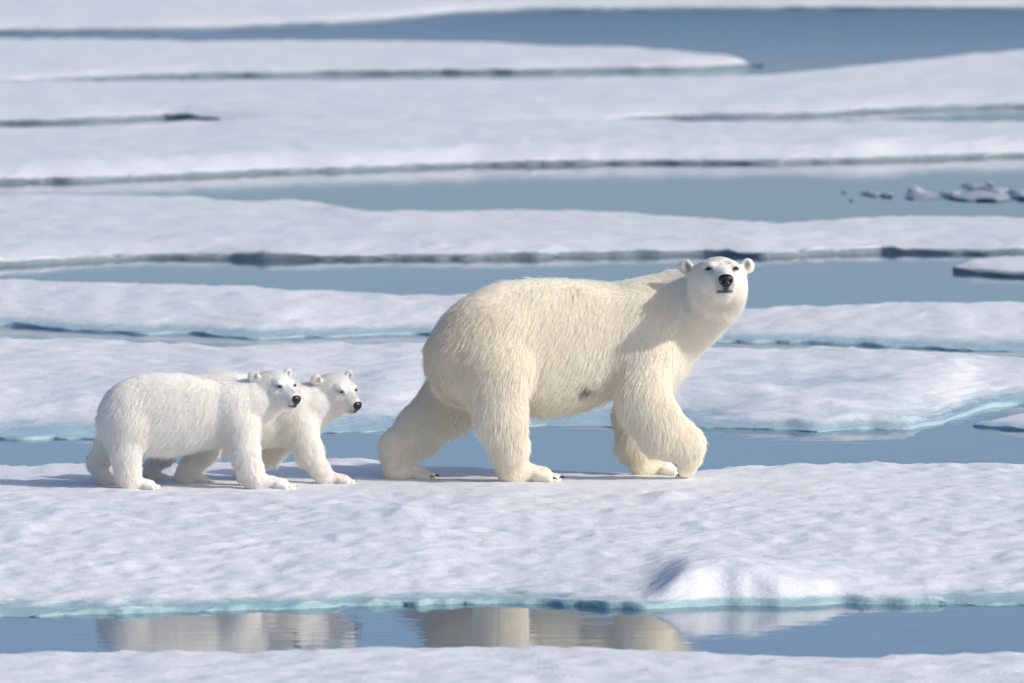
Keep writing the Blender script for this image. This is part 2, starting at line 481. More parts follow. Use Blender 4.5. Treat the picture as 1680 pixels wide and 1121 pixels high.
for c in [(1386, 317, 8, 2, 1, 'smallest dark crumb of ice, first of the broken row', 0.12), (1398, 330, 9, 2, 2, 'tiny crumb of ice a little below the broken row', 0.12),
          (1432, 321, 30, 4, 3, 'flat dark sliver of ice before the white-capped lump', 0.3), (1456, 323, 18, 4, 13, 'short sliver of ice touching the flat dark one', 0.25),
          (1518, 325, 62, 5, 4, 'low grey raft of brash ice under the white-capped lump', 0.5),
          (1503, 321, 26, 9, 5, 'round white-capped lump of ice standing on brash ice', 0.3), (1562, 323, 30, 6, 6, 'grey stub of ice at the start of the long raft', 0.4),
          (1612, 328, 100, 5, 7, 'long thin raft of grey brash ice reaching the frame', 0.8), (1602, 309, 40, 4, 8, 'dark thin plate of ice behind the long raft', 0.4),
          (1625, 306, 16, 5, 18, 'small pointed bit of ice beside the dark thin plate', 0.2), (1640, 318, 34, 6, 19, 'pale slushy lump between the thin plate and the long raft', 0.4),
          (1678, 324, 60, 9, 9, 'pale hump of ice on the long raft at the frame', 0.6)]:
    chunk(c[0], c[1], c[2], c[3], c[4], c[5], MAT_SLUSH, c[6])


# ------------------------------------------------------------------ bears: one skin surface each, grown from a blended distance field
def ellipsoid(c, r, R=None):
    c, r = np.asarray(c, float), np.asarray(r, float)

    def f(p):
        q = p - c
        if R is not None: q = q @ R
        k0 = np.sqrt(((q / r) ** 2).sum(1)) + 1e-9
        k1 = np.sqrt(((q / r ** 2) ** 2).sum(1)) + 1e-9
        return k0 * (k0 - 1) / k1
    return f


def bone(a, b, ra, rb, flat=1.0):
    """tapered limb; flat < 1 squeezes it sideways"""
    a, b = np.asarray(a, float), np.asarray(b, float)
    s = np.array([1, 1.0 / flat, 1])
    a2, b2 = a * s, b * s
    ba = b2 - a2
    l2 = ba @ ba

    def f(p):
        q = p * s - a2
        h = np.clip(q @ ba / l2, 0, 1)
        return (np.linalg.norm(q - h[:, None] * ba, axis=1) - (ra + (rb - ra) * h)) * (flat if flat < 1 else 1)
    return f


def trunk(st, n=2.2):
    """st: (px, top, bottom, half width, depth) stations of the torso"""
    T = [P(a, t, y) for a, t, b, w_, y in st]
    B = [P(a, b, y) for a, t, b, w_, y in st]
    x = np.array([v[0] for v in T])
    xs = np.linspace(x[0], x[-1], 160)
    k = 7
    top = smooth1(np.interp(xs, x, [v[2] for v in T]), k)
    bot = smooth1(np.interp(xs, x, [v[2] for v in B]), k)
    wid = smooth1(np.interp(xs, x, [s[3] for s in st]), k)
    yc = smooth1(np.interp(xs, x, [s[4] for s in st]), 12)

    def f(p):
        X = p[:, 0]
        t, b = np.interp(X, xs, top), np.interp(X, xs, bot)
        hw, y0 = np.interp(X, xs, wid), np.interp(X, xs, yc)
        hh = np.maximum((t - b) / 2, 0.01)
        zc = (t + b) / 2
        u, v = np.abs(p[:, 1] - y0) / hw, np.abs(p[:, 2] - zc) / hh
        rho = (u ** n + v ** n + 1e-9) ** (1 / n)
        g = np.sqrt((u / hw) ** 2 + (v / hh) ** 2) / np.maximum(rho, 1e-4)
        d = (rho - 1) / np.maximum(g, 1e-3)
        dx = np.maximum(xs[0] - X, X - xs[-1])
        return np.where(dx > 0, np.sqrt(np.maximum(d, 0) ** 2 + dx ** 2), d)
    return f


def surface_nets(fun, lo, hi, h):
    n = np.ceil((np.array(hi) - lo) / h).astype(int) + 1
    ax = [lo[i] + h * np.arange(n[i]) for i in range(3)]
    st = 5                                     # coarse pass first, fine values only near the skin
    nc = -(-n // st)
    cc = np.stack(np.meshgrid(*[lo[i] + h * (st * np.arange(nc[i]) + (st - 1) / 2) for i in range(3)], indexing='ij'), -1).reshape(-1, 3)
    Dc = fun(cc).reshape(nc)
    D = Dc.astype(np.float32)
    for a_ in range(3): D = np.repeat(D, st, axis=a_)
    near = np.abs(D) < 0.09
    D = D[:n[0], :n[1], :n[2]].copy()
    I = np.argwhere(near[:n[0], :n[1], :n[2]])
    for q0 in range(0, len(I), 200000):
        J = I[q0:q0 + 200000]
        D[J[:, 0], J[:, 1], J[:, 2]] = fun(lo + h * J)
    S = D < 0
    c = [S[i:n[0] - 1 + i, j:n[1] - 1 + j, k:n[2] - 1 + k] for i in (0, 1) for j in (0, 1) for k in (0, 1)]
    cnt = sum(q.astype(np.int8) for q in c)
    act = (cnt > 0) & (cnt < 8)
    idx = np.full(act.shape, -1, np.int64)
    idx[act] = np.arange(act.sum())
    I = np.argwhere(act)
    acc = np.zeros((len(I), 3)); m = np.zeros(len(I))
    corners = [(i, j, k) for i in (0, 1) for j in (0, 1) for k in (0, 1)]
    for a in corners:
        for b in corners:
            if sum(abs(a[q] - b[q]) for q in range(3)) == 1 and a < b:
                da = D[I[:, 0] + a[0], I[:, 1] + a[1], I[:, 2] + a[2]].astype(float)
                db = D[I[:, 0] + b[0], I[:, 1] + b[1], I[:, 2] + b[2]].astype(float)
                cr = (da < 0) != (db < 0)
                t = np.where(cr, da / np.where(cr, da - db, 1), 0)
                pt = np.array(a) + t[:, None] * (np.array(b) - np.array(a))
                acc[cr] += pt[cr]; m[cr] += 1
    V = lo + h * (I + acc / m[:, None])
    F = []
    for axis in range(3):
        o1, o2 = (axis + 1) % 3, (axis + 2) % 3
        sl = [slice(1, -1)] * 3
        sl[axis] = slice(0, n[axis] - 1)
        sl2 = list(sl); sl2[axis] = slice(1, n[axis])
        A, B = S[tuple(sl)], S[tuple(sl2)]
        E = np.argwhere(A != B)
        inside = A[tuple(E.T)]
        off = np.ones(3, int); off[axis] = 0
        E = E + off
        u, v = np.zeros(3, int), np.zeros(3, int)
        u[o1] = 1; v[o2] = 1
        q = [idx[tuple((E - u - v).T)], idx[tuple((E - v).T)], idx[tuple(E.T)], idx[tuple((E - u).T)]]
        Q = np.stack(q, 1)
        Q[~inside] = Q[~inside][:, ::-1]
        F.append(Q)
    return V, np.vstack(F)


def smin(a, b, k):
    h = np.clip(0.5 + 0.5 * (b - a) / k, 0, 1)
    return b * (1 - h) + a * h - k * h * (1 - h)


class Bear:
    def __init__(self, inset):
        self.inset = inset
        self.prims = []      # (distance, blend, flow function, fur length, zone)
        self.holes = []

    def add(self, f, k=0.06, flow=(-0.5, 0, -0.85), length=0.05, zone=0.0):
        if not callable(flow):
            v = np.array(flow, float); v /= np.linalg.norm(v)
            fl = lambda p, v=v: np.broadcast_to(v, p.shape)
        else:
            fl = flow
        grow = max(0.0, self.inset - 0.42 * length)      # short fur needs less room over the skin
        self.prims.append((lambda p, f=f, g=grow: f(p) - g, k, fl, length, zone))

    def limb(self, pts, rad, k=0.06, flat=0.9, length=0.05, tilt=(-0.25, 0, 0)):
        for i in range(len(pts) - 1):
            d = np.asarray(pts[i + 1]) - np.asarray(pts[i])
            d = d / np.linalg.norm(d) + np.array(tilt) + np.array([0, 0, -0.5])
            L = length if not isinstance(length, (list, tuple)) else length[i]
            self.add(bone(pts[i], pts[i + 1], rad[i], rad[i + 1], flat), k, tuple(d), L)

    def sdf(self, p):
        d = None
        for f, k, *_ in self.prims:
            e = f(p)
            d = e if d is None else smin(d, e, k)
        for f, k in self.holes:
            d = -smin(-d, f(p) + self.inset, k)
        return d

    def grad(self, p, h=0.004):
        g = np.stack([self.sdf(p + np.eye(3)[i] * h) - self.sdf(p - np.eye(3)[i] * h) for i in range(3)], 1)
        return g / (np.linalg.norm(g, axis=1)[:, None] + 1e-9)


def rot_head(yaw, pitch, roll=0.0):
    """columns: forward, left, up of a head; yaw 0 looks at the viewer (-Y), positive turns towards +X; pitch up"""
    f = np.array([math.sin(yaw) * math.cos(pitch), -math.cos(yaw) * math.cos(pitch), math.sin(pitch)])
    lft = np.cross([0, 0, 1.0], f); lft /= np.linalg.norm(lft)
    u = np.cross(f, lft)
    c, s = math.cos(roll), math.sin(roll)
    l2, u2 = lft * c + u * s, u * c - lft * s
    return np.stack([f, l2, u2], 1)


NOSE = np.array([0.252, 0, -0.088])
EYE = np.array([0.118, 0.070, 0.0])


def add_head(B, O, R, s, fat=1.0, fur=1.0, ear=1.0, muz=1.0):
    """O: world point midway between the eyes' depth axis (head origin), R: axes, s: scale"""
    L = lambda v: O + R @ (np.asarray(v, float) * s)
    nose_w = L((0.25, 0, -0.07))

    def flow(p):
        d = p - nose_w
        d = d / (np.linalg.norm(d, axis=1)[:, None] + 1e-6)
        return d + np.array([0, 0, -0.25])
    e = lambda c, r, k, ln, zone=1.0, RR=None: B.add(ellipsoid(L(c), np.array(r) * s, R if RR is None else RR), k * s, flow, ln * fur, zone)
    e((-0.035, 0, -0.016), (0.150, 0.134, 0.112), 0.05, 0.018)
    e((0.045, 0, -0.012), (0.09, 0.098, 0.066), 0.05, 0.012)
    for q in (-1, 1):
        e((-0.075, 0.066 * q, -0.014), (0.11, 0.078, 0.072), 0.05, 0.018)
        e((-0.055, 0.070 * q * fat, -0.085), (0.135, 0.098 * fat, 0.125), 0.05, 0.026)
        e((0.048, 0.058 * q, -0.068), (0.075, 0.050, 0.056), 0.04, 0.014)
    B.add(bone(L((0.05, 0, -0.060)), L((0.193, 0, -0.096)), 0.080 * s * muz, 0.055 * s * muz), 0.045 * s, flow, 0.008 * fur, 2.0)
    B.add(bone(L((0.07, 0, -0.032)), L((0.212, 0, -0.076)), 0.056 * s, 0.036 * s * muz), 0.04 * s, flow, 0.007 * fur, 2.0)
    B.add(bone(L((0.04, 0, -0.115)), L((0.178, 0, -0.142)), 0.062 * s, 0.036 * s * muz), 0.04 * s, flow, 0.010 * fur, 2.0)
    for q in (-1, 1):
        # brow over each eye, then the ear: a thick leaf with a hollow facing forward
        e((0.088, 0.062 * q, 0.026), (0.045, 0.034, 0.022), 0.03, 0.010)
        a = math.radians(24) * q
        ca, sa = math.cos(a), math.sin(a)
        RE = R @ np.array([[ca, -sa, 0], [sa, ca, 0], [0, 0, 1.0]])
        ec = (-0.082, (0.132 + 0.040 * ear) * q, 0.018 + 0.032 * ear)
        up = lambda p, c0=L((-0.07, 0.10 * q, -0.01)): (p - c0) / (np.linalg.norm(p - c0, axis=1)[:, None] + 1e-6)
        B.add(bone(L((-0.082, 0.13 * q, 0.015)), L((-0.084, 0.160 * q, 0.040)), 0.036 * s, 0.030 * s), 0.03 * s, up, 0.014 * fur, 3.0)
        B.add(ellipsoid(L(ec), np.array((0.024, 0.042 * ear, 0.043 * ear)) * s, RE), 0.016 * s, up, 0.008 * fur, 3.0)
        hc = L(np.array(ec) + np.array((0.034, -0.006 * q, -0.004)))
        B.holes.append((ellipsoid(hc, np.array((0.026, 0.024 * ear, 0.030 * ear)) * s, RE), 0.012 * s))


FURMAT = {}


def fur_material(name):
    m, n, l, b = new_mat(name)
    at = n.new('ShaderNodeAttribute'); at.attribute_name = 'tint'
    n.remove(b)
    out = [q for q in n if q.type == 'OUTPUT_MATERIAL'][0]
    d = n.new('ShaderNodeBsdfDiffuse'); d.inputs['Roughness'].default_value = 0.0
    t = n.new('ShaderNodeBsdfTranslucent')
    g = n.new('ShaderNodeBsdfGlossy'); g.inputs['Roughness'].default_value = 0.42
    g.inputs['Color'].default_value = (0.9, 0.88, 0.84, 1)
    l.new(at.outputs['Color'], d.inputs['Color']); l.new(at.outputs['Color'], t.inputs['Color'])
    m1 = n.new('ShaderNodeMixShader'); m1.inputs[0].default_value = 0.36
    l.new(d.outputs[0], m1.inputs[1]); l.new(t.outputs[0], m1.inputs[2])
    m2 = n.new('ShaderNodeMixShader'); m2.inputs[0].default_value = 0.03
    l.new(m1.outputs[0], m2.inputs[1]); l.new(g.outputs[0], m2.inputs[2])
    l.new(m2.outputs[0], out.inputs['Surface'])
    return m


def plain(name, col, rough, spec=0.5, coat=0.0):
    m, n, l, b = new_mat(name)
    b.inputs['Base Color'].default_value = (*col, 1)
    b.inputs['Roughness'].default_value = rough
    b.inputs['Specular IOR Level'].default_value = spec
    b.inputs['Coat Weight'].default_value = coat
    nz = n.new('ShaderNodeTexNoise'); nz.inputs['Scale'].default_value = 220
    bp = n.new('ShaderNodeBump'); bp.inputs['Strength'].default_value = 0.25; bp.inputs['Distance'].default_value = 0.002
    l.new(nz.outputs['Fac'], bp.inputs['Height']); l.new(bp.outputs['Normal'], b.inputs['Normal'])
    return m


MAT_FUR = fur_material('bear_fur')
MAT_NOSE = plain('nose_leather', (0.010, 0.010, 0.011), 0.32, 0.5)
MAT_NOSTRIL = plain('nostril_black', (0.002, 0.002, 0.002), 0.9, 0.1)
MAT_EYE = plain('eye_dark', (0.008, 0.006, 0.005), 0.08, 0.6)
MAT_LID = plain('eyelid_skin', (0.012, 0.011, 0.011), 0.6, 0.3)
MAT_CLAW = plain('claw_horn', (0.035, 0.03, 0.027), 0.35, 0.5)
MAT_SKIN, _n, _l, _b = new_mat('bear_skin')
_a = _n.new('ShaderNodeAttribute'); _a.attribute_name = 'skin_tint'
_l.new(_a.outputs['Color'], _b.inputs['Base Color'])
_b.inputs['Roughness'].default_value = 0.8
_b.inputs['Specular IOR Level'].default_value = 0.1


def sphere_mesh(sub, fn):
    import bmesh
    bm = bmesh.new()
    bmesh.ops.create_icosphere(bm, subdivisions=sub, radius=1.0)
    v = np.array([q.co[:] for q in bm.verts]); f = np.array([[q.index for q in p.verts] for p in bm.faces])
    bm.free()
    return fn(v), f


ROTM = np.array(Matrix.Rotation(0.7, 3, 'X') @ Matrix.Rotation(0.5, 3, 'Y'))


def build_bear(name, B, O, R, s, label, group, cells, n_hair, palette, claws, base, inset, dark_spots=(), seed=0, width=0.0011):
    rng = np.random.default_rng(seed)
    lo = np.array(cells[0], float); hi = np.array(cells[1], float)
    V, F = surface_nets(lambda p: B.sdf(p) + inset, lo, hi, cells[2])
    for _ in range(2):
        d = B.sdf(V) + inset
        V = V - np.clip(d, -0.01, 0.01)[:, None] * B.grad(V) * 0.8
    V[:, 2] = np.maximum(V[:, 2], GROUND_Z + 0.002)
    root = bpy.data.objects.new(name, None)
    root.empty_display_size = 0.2
    COL.objects.link(root)
    root.location = base
    tag(root, label, 'polar bear', group)
    baseV = np.array(base)
    body = make_mesh('body', V - baseV, F, MAT_SKIN, root)
    # ---- hair roots, area weighted, only on what fur covers
    tri = np.vstack([F[:, [0, 1, 2]], F[:, [0, 2, 3]]])
    a, b, c = V[tri[:, 0]], V[tri[:, 1]], V[tri[:, 2]]
    area = np.linalg.norm(np.cross(b - a, c - a), axis=1) * 0.5
    hl = lambda p: ((p - O) @ R) / s                    # head-local coordinates
    cen = hl((a + b + c) / 3)
    on_head = (np.abs(cen) < np.array([0.30, 0.24, 0.2])).all(1) & (cen[:, 0] > -0.12)
    wgt = area * np.where(on_head, 2.6, 1.0)
    pick = rng.choice(len(tri), n_hair, p=wgt / wgt.sum())
    r1, r2 = np.sqrt(rng.random(n_hair)), rng.random(n_hair)
    root_p = a[pick] * (1 - r1)[:, None] + b[pick] * (r1 * (1 - r2))[:, None] + c[pick] * (r1 * r2)[:, None]
    wts = np.stack([1 - r1, r1 * (1 - r2), r1 * r2], 1)
    q = hl(root_p)
    keep = np.ones(n_hair, bool)
    for sg in (-1, 1):
        e = (q - EYE * np.array([1, sg, 1])) / np.array([0.030, 0.019, 0.0085])
        keep &= (e ** 2).sum(1) > 1
    keep &= (((q - NOSE) / np.array([0.034, 0.042, 0.034])) ** 2).sum(1) > 1
    keep &= root_p[:, 2] > GROUND_Z + 0.006
    root_p, q, wts = root_p[keep], q[keep], wts[keep]
    tr = tri[pick][keep]
    mixv = lambda arr: (arr[tr] * (wts[:, :, None] if arr.ndim > 1 else wts)).sum(1)
    N = len(root_p)
    # ---- blend flow, length, zone and colour from the nearest pieces, per skin vertex
    nV = B.grad(V)
    D = np.stack([f(V) for f, *_ in B.prims], 1)
    Wt = np.exp(-(D - D.min(1)[:, None]) / 0.05)
    Wt /= Wt.sum(1)[:, None]
    fV = sum(Wt[:, i:i + 1] * B.prims[i][2](V) for i in range(len(B.prims)))
    lV = Wt @ np.array([p_[3] for p_ in B.prims])
    zV = Wt @ np.array([1.0 if p_[4] >= 1 else 0.0 for p_ in B.prims])
    swirl = np.stack([noise3(V, 4.0 / s, seed + i) + 0.6 * noise3(V, 12.0 / s, seed + 5 + i) for i in range(3)], 1)
    fV = fV + swirl * (0.26 * (1 - zV) + 0.08)[:, None]
    lV = lV * (1 + 0.25 * noise3(V, 9.0 / s, seed + 9))
    under = sstep(0.15, -0.75, nV[:, 2]) * (1 - zV) * sstep(0.10 * s, 0.22 * s, V[:, 2] - GROUND_Z)
    lV = lV * (1 + 0.7 * under)
    cV, _ = palette(V, zV, lV)
    nrm, flow, leng, zone, col = mixv(nV), mixv(fV), mixv(lV), mixv(zV), mixv(cV)
    nrm /= np.linalg.norm(nrm, axis=1)[:, None] + 1e-6
    tng = flow - (flow * nrm).sum(1)[:, None] * nrm
    tng /= np.linalg.norm(tng, axis=1)[:, None] + 1e-6
    jit = rng.normal(size=(N, 3)) * 0.16
    tng = tng + jit
    leng = leng * rng.uniform(0.55, 1.05, N)
    fly = rng.random(N) < 0.10
    leng = np.where(fly, leng * 1.25, leng)
    # keep feet and face neat
    hgt = root_p[:, 2] - GROUND_Z
    leng = leng * (0.35 + 0.65 * sstep(0.03 * s, 0.13 * s, hgt))
    lift = (0.44 - 0.08 * zone) * rng.uniform(0.6, 1.3, N) * np.where(fly, 1.35, 1.0)
    NP = 5
    ts = np.linspace(0, 1, NP)
    pts = np.empty((N, NP, 3))
    for j, t in enumerate(ts):
        out = np.sin(lift) * (t - 0.45 * t * t)
        pts[:, j] = root_p + leng[:, None] * (tng * (t * np.cos(lift))[:, None] + nrm * out[:, None] + np.array([0, 0, -0.16]) * t * t)
    # ---- clump the tips, small locks inside larger ones
    for cs, amt in ((0.036 * s ** 0.5, 0.24), (0.0085 * s ** 0.5, 0.36)):
        jn = root_p @ ROTM / cs + 0.45 * np.sin(root_p[:, [1, 2, 0]] * (1.9 / cs) + 1.3) + 0.3 * np.sin(root_p[:, [2, 0, 1]] * (3.7 / cs))
        key = np.floor(jn).astype(np.int64)
        kk = ((key[:, 0] + 4000) * 10000 + key[:, 1] + 4000) * 10000 + key[:, 2] + 4000
        _, inv = np.unique(kk, return_inverse=True)
        cnt = np.bincount(inv)
        ctr = np.stack([np.bincount(inv, pts[:, -1, i]) for i in range(3)], 1) / cnt[:, None]
        rootc = np.stack([np.bincount(inv, root_p[:, i]) for i in range(3)], 1) / cnt[:, None]
        am = amt * (1 - 0.5 * zone) * np.where(fly, 0.2, 1.0)
        for j, t in enumerate(ts):
            target = rootc[inv] + (ctr[inv] - rootc[inv]) * t
            pts[:, j] += (target - pts[:, j]) * (am * t ** 1.3)[:, None]
    pts[:, :, 2] = np.maximum(pts[:, :, 2], GROUND_Z + 0.003)
    # ---- colour: cream guard hair, paler and yellower patches, dark lips and eye rims
    per = (rng.normal(0, 0.035, N) - np.abs(rng.normal(0, 0.05, N)) * zone)[:, None]
    col = np.clip(col * (1 + per), 0.01, 0.975)

    def face_dark(qq):
        dk = np.zeros(len(qq))
        ay = np.abs(qq[:, 1])
        front = sstep(0.15, 0.19, qq[:, 0])
        mouth = np.exp(-(ay / 0.047) ** 8) * np.exp(-((qq[:, 2] + 0.140 - 0.9 * ay ** 2 * 4) / 0.0060) ** 2) * front
        dk = np.maximum(dk, 1.0 * mouth)
        phil = np.exp(-(ay / 0.020) ** 4) * front * sstep(-0.143, -0.134, qq[:, 2]) * (1 - sstep(-0.10, -0.085, qq[:, 2]))
        dk = np.maximum(dk, 0.88 * phil)
        grey = np.exp(-(((qq - np.array([0.235, 0, -0.10])) / np.array([0.05, 0.052, 0.036])) ** 2).sum(1))
        dk = np.maximum(dk, 0.5 * grey)
        bridge = np.exp(-(((qq - np.array([0.19, 0, -0.035])) / np.array([0.07, 0.035, 0.05])) ** 2).sum(1))
        dk = np.maximum(dk, 0.20 * bridge)
        for sg in (-1, 1):
            e = (qq - EYE * np.array([1, sg, 1])) / np.array([0.04, 0.023, 0.0105])
            dk = np.maximum(dk, 0.75 * np.exp(-(e ** 2).sum(1)))
            tear = (qq - np.array([0.135, 0.056 * sg, -0.018])) / np.array([0.03, 0.012, 0.02])
            dk = np.maximum(dk, 0.30 * np.exp(-(tear ** 2).sum(1)))
            ear = (qq - np.array([-0.064, 0.163 * sg, 0.045])) / np.array([0.022, 0.015, 0.028])
            dk = np.maximum(dk, 0.75 * np.exp(-(ear ** 2).sum(1)))
        return dk[:, None]
    skin_dark = np.array([0.045, 0.042, 0.045])
    dk = face_dark(q)
    col = col * (1 - dk) + skin_dark * dk
    for (c_, r_, st_) in dark_spots:
        g = np.exp(-(((root_p - c_) / r_) ** 2).sum(1)) * st_ * (noise3(root_p, 60, 3) > -0.1)
        col = col * (1 - g[:, None]) + np.array([0.05, 0.047, 0.045]) * g[:, None]
    # body paint under the fur
    vq = hl(V)
    cv = cV
    dv = face_dark(vq)
    cv = cv * 0.92 * (1 - dv) + skin_dark * dv
    ca = body.data.attributes.new('skin_tint', 'FLOAT_COLOR', 'POINT')
    ca.data.foreach_set('color', np.hstack([cv, np.ones((len(cv), 1))]).astype(np.float32).ravel())
    # ---- curves
    hc = bpy.data.hair_curves.new('fur')
    hc.add_curves([NP] * N)
    hc.position_data.foreach_set('vector', (pts - baseV).astype(np.float32).ravel())
    ra = hc.attributes.get('radius') or hc.attributes.new('radius', 'FLOAT', 'POINT')
    taper = np.array([1.0, 0.95, 0.8, 0.55, 0.15])
    thick = width * np.where(zone > 0.5, 0.75, 1.0) * rng.uniform(0.7, 1.2, N)
    ra.data.foreach_set('value', (thick[:, None] * taper[None, :]).astype(np.float32).ravel())
    ta = hc.attributes.new('tint', 'FLOAT_COLOR', 'CURVE')
    ta.data.foreach_set('color', np.hstack([col, np.ones((N, 1))]).astype(np.float32).ravel())
    hc.materials.append(MAT_FUR)
    fo = bpy.data.objects.new('fur', hc)
    COL.objects.link(fo)
    fo.parent = body

    # ---- nose, eyes, claws
    def loc(v): return O + (np.asarray(v) * s) @ R.T - baseV

    def nose_shape(v):
        w_ = v.copy()
        wz = 1.0 + 0.22 * np.clip(v[:, 2], -1, 1)                 # wider above, narrow below
        w_[:, 0] = v[:, 0] * 0.024
        w_[:, 1] = np.sign(v[:, 1]) * np.abs(v[:, 1]) ** 0.85 * 0.040 * wz
        w_[:, 2] = v[:, 2] * 0.037
        for sg in (-1, 1):
            g = np.exp(-(((v - np.array([0.82, 0.42 * sg, -0.12])) / np.array([0.6, 0.22, 0.24])) ** 2).sum(1))
            w_[:, 0] -= 0.014 * g
        g = np.exp(-(v[:, 1] / 0.09) ** 2) * (v[:, 2] < 0.1) * (v[:, 0] > 0)
        w_[:, 0] -= 0.004 * g
        return loc(w_ + NOSE)
    nv, nf = sphere_mesh(4, nose_shape)
    nose = make_mesh('nose', nv, nf, MAT_NOSE, root)
    for sg in (-1, 1):
        vv, ff = sphere_mesh(2, lambda v: loc(v * np.array([0.006, 0.0095, 0.0085]) + NOSE + np.array([0.0085, 0.0165 * sg, -0.005])))
        make_mesh('nostril', vv, ff, MAT_NOSTRIL, nose)
    for sg in (-1, 1):
        ec = EYE * np.array([1, sg, 1])
        # settle the eye on the surface along the view of the face
        wp = O + R @ (ec * s)
        dirn = R @ np.array([0.86, 0.5 * sg, 0.05]); dirn /= np.linalg.norm(dirn)
        for _ in range(12):
            dd = B.sdf(wp[None])[0] + inset * 0.5
            wp = wp - dirn * dd * 0.8
        lw = ((wp - O) @ R) / s
        ax = np.array([0.86, 0.5 * sg, 0]); ax /= np.linalg.norm(ax)
        tx = np.array([-ax[1], ax[0], 0]) * sg

        def eye_shape(v, w1=0.0170, h1=0.0064, d1=0.010):
            x = v[:, 0:1] * d1 * ax + v[:, 1:2] * w1 * tx
            z = v[:, 2] * h1 * (1 - 0.55 * v[:, 1] ** 2) - 0.0030 * np.abs(v[:, 1]) * 1.0
            x[:, 2] += z
            return loc(x + lw)
        ev, ef = sphere_mesh(3, eye_shape)
        eye = make_mesh('eye', ev, ef, MAT_EYE, root)
        lv, lf = sphere_mesh(3, lambda v: eye_shape(v * np.array([0.82, 1.22, 1.5])))
        make_mesh('eyelid', lv, lf, MAT_LID, eye)
    for (cp, dirv, ln) in claws:
        dirv = np.array(dirv, float); dirv /= np.linalg.norm(dirv)
        side = np.cross(dirv, [0, 0, 1.0]); side /= np.linalg.norm(side)
        upv = np.cross(side, dirv)
        ring, cvs, cfs = 8, [], []
        for k in range(5):
            t = k / 4
            cc = np.asarray(cp) + dirv * ln * t + upv * (0.22 * ln * math.sin(t * 2.2) - 0.30 * ln * t * t) - baseV
            rr = ln * 0.19 * (1 - t) ** 0.7 + 0.0004
            for j in range(ring):
                an = 2 * math.pi * j / ring
                cvs.append(cc + side * math.cos(an) * rr * 0.7 + upv * math.sin(an) * rr)
        for k in range(4):
            for j in range(ring):
                cfs.append((k * ring + j, k * ring + (j + 1) % ring, (k + 1) * ring + (j + 1) % ring, (k + 1) * ring + j))
        make_mesh('claw', cvs, cfs, MAT_CLAW, root)
    return root


def foot(B, px, y, heading, size, claws, L=0.02, spread=0.045, z=0.0, len_=1.0, toes=True, clawlen=0.03):
    """a broad paw flat on the snow: sole, five toes and their claws; px, y is the heel"""
    h = P(px, 790, y)
    heel = np.array([h[0], y, GROUND_Z + z])
    d = np.array([math.cos(heading), math.sin(heading), 0]); sd = np.array([-d[1], d[0], 0])
    B.add(bone(heel + np.array([0, 0, 0.055 * size]), heel + d * 0.16 * size * len_ + np.array([0, 0, 0.040 * size]), 0.075 * size, 0.058 * size), 0.05 * size, tuple(d * 0.8 + np.array([0, 0, -0.3])), L)
    if toes:
        for i in range(-2, 3):
            a = i * 0.20
            dd = d * math.cos(a) + sd * math.sin(a)
            t0 = heel + d * 0.13 * size * len_ + sd * i * 0.030 * size + np.array([0, 0, 0.034 * size])
            t1 = heel + d * (0.235 - 0.012 * i * i) * size * len_ + sd * i * spread * size + np.array([0, 0, 0.026 * size])
            B.add(bone(t0, t1, 0.032 * size, 0.027 * size), 0.018 * size, tuple(dd), 0.012)
            claws.append((t1 + dd * 0.020 * size + np.array([0, 0, 0.008 * size]), dd + np.array([0, 0, -0.25]), clawlen * size))


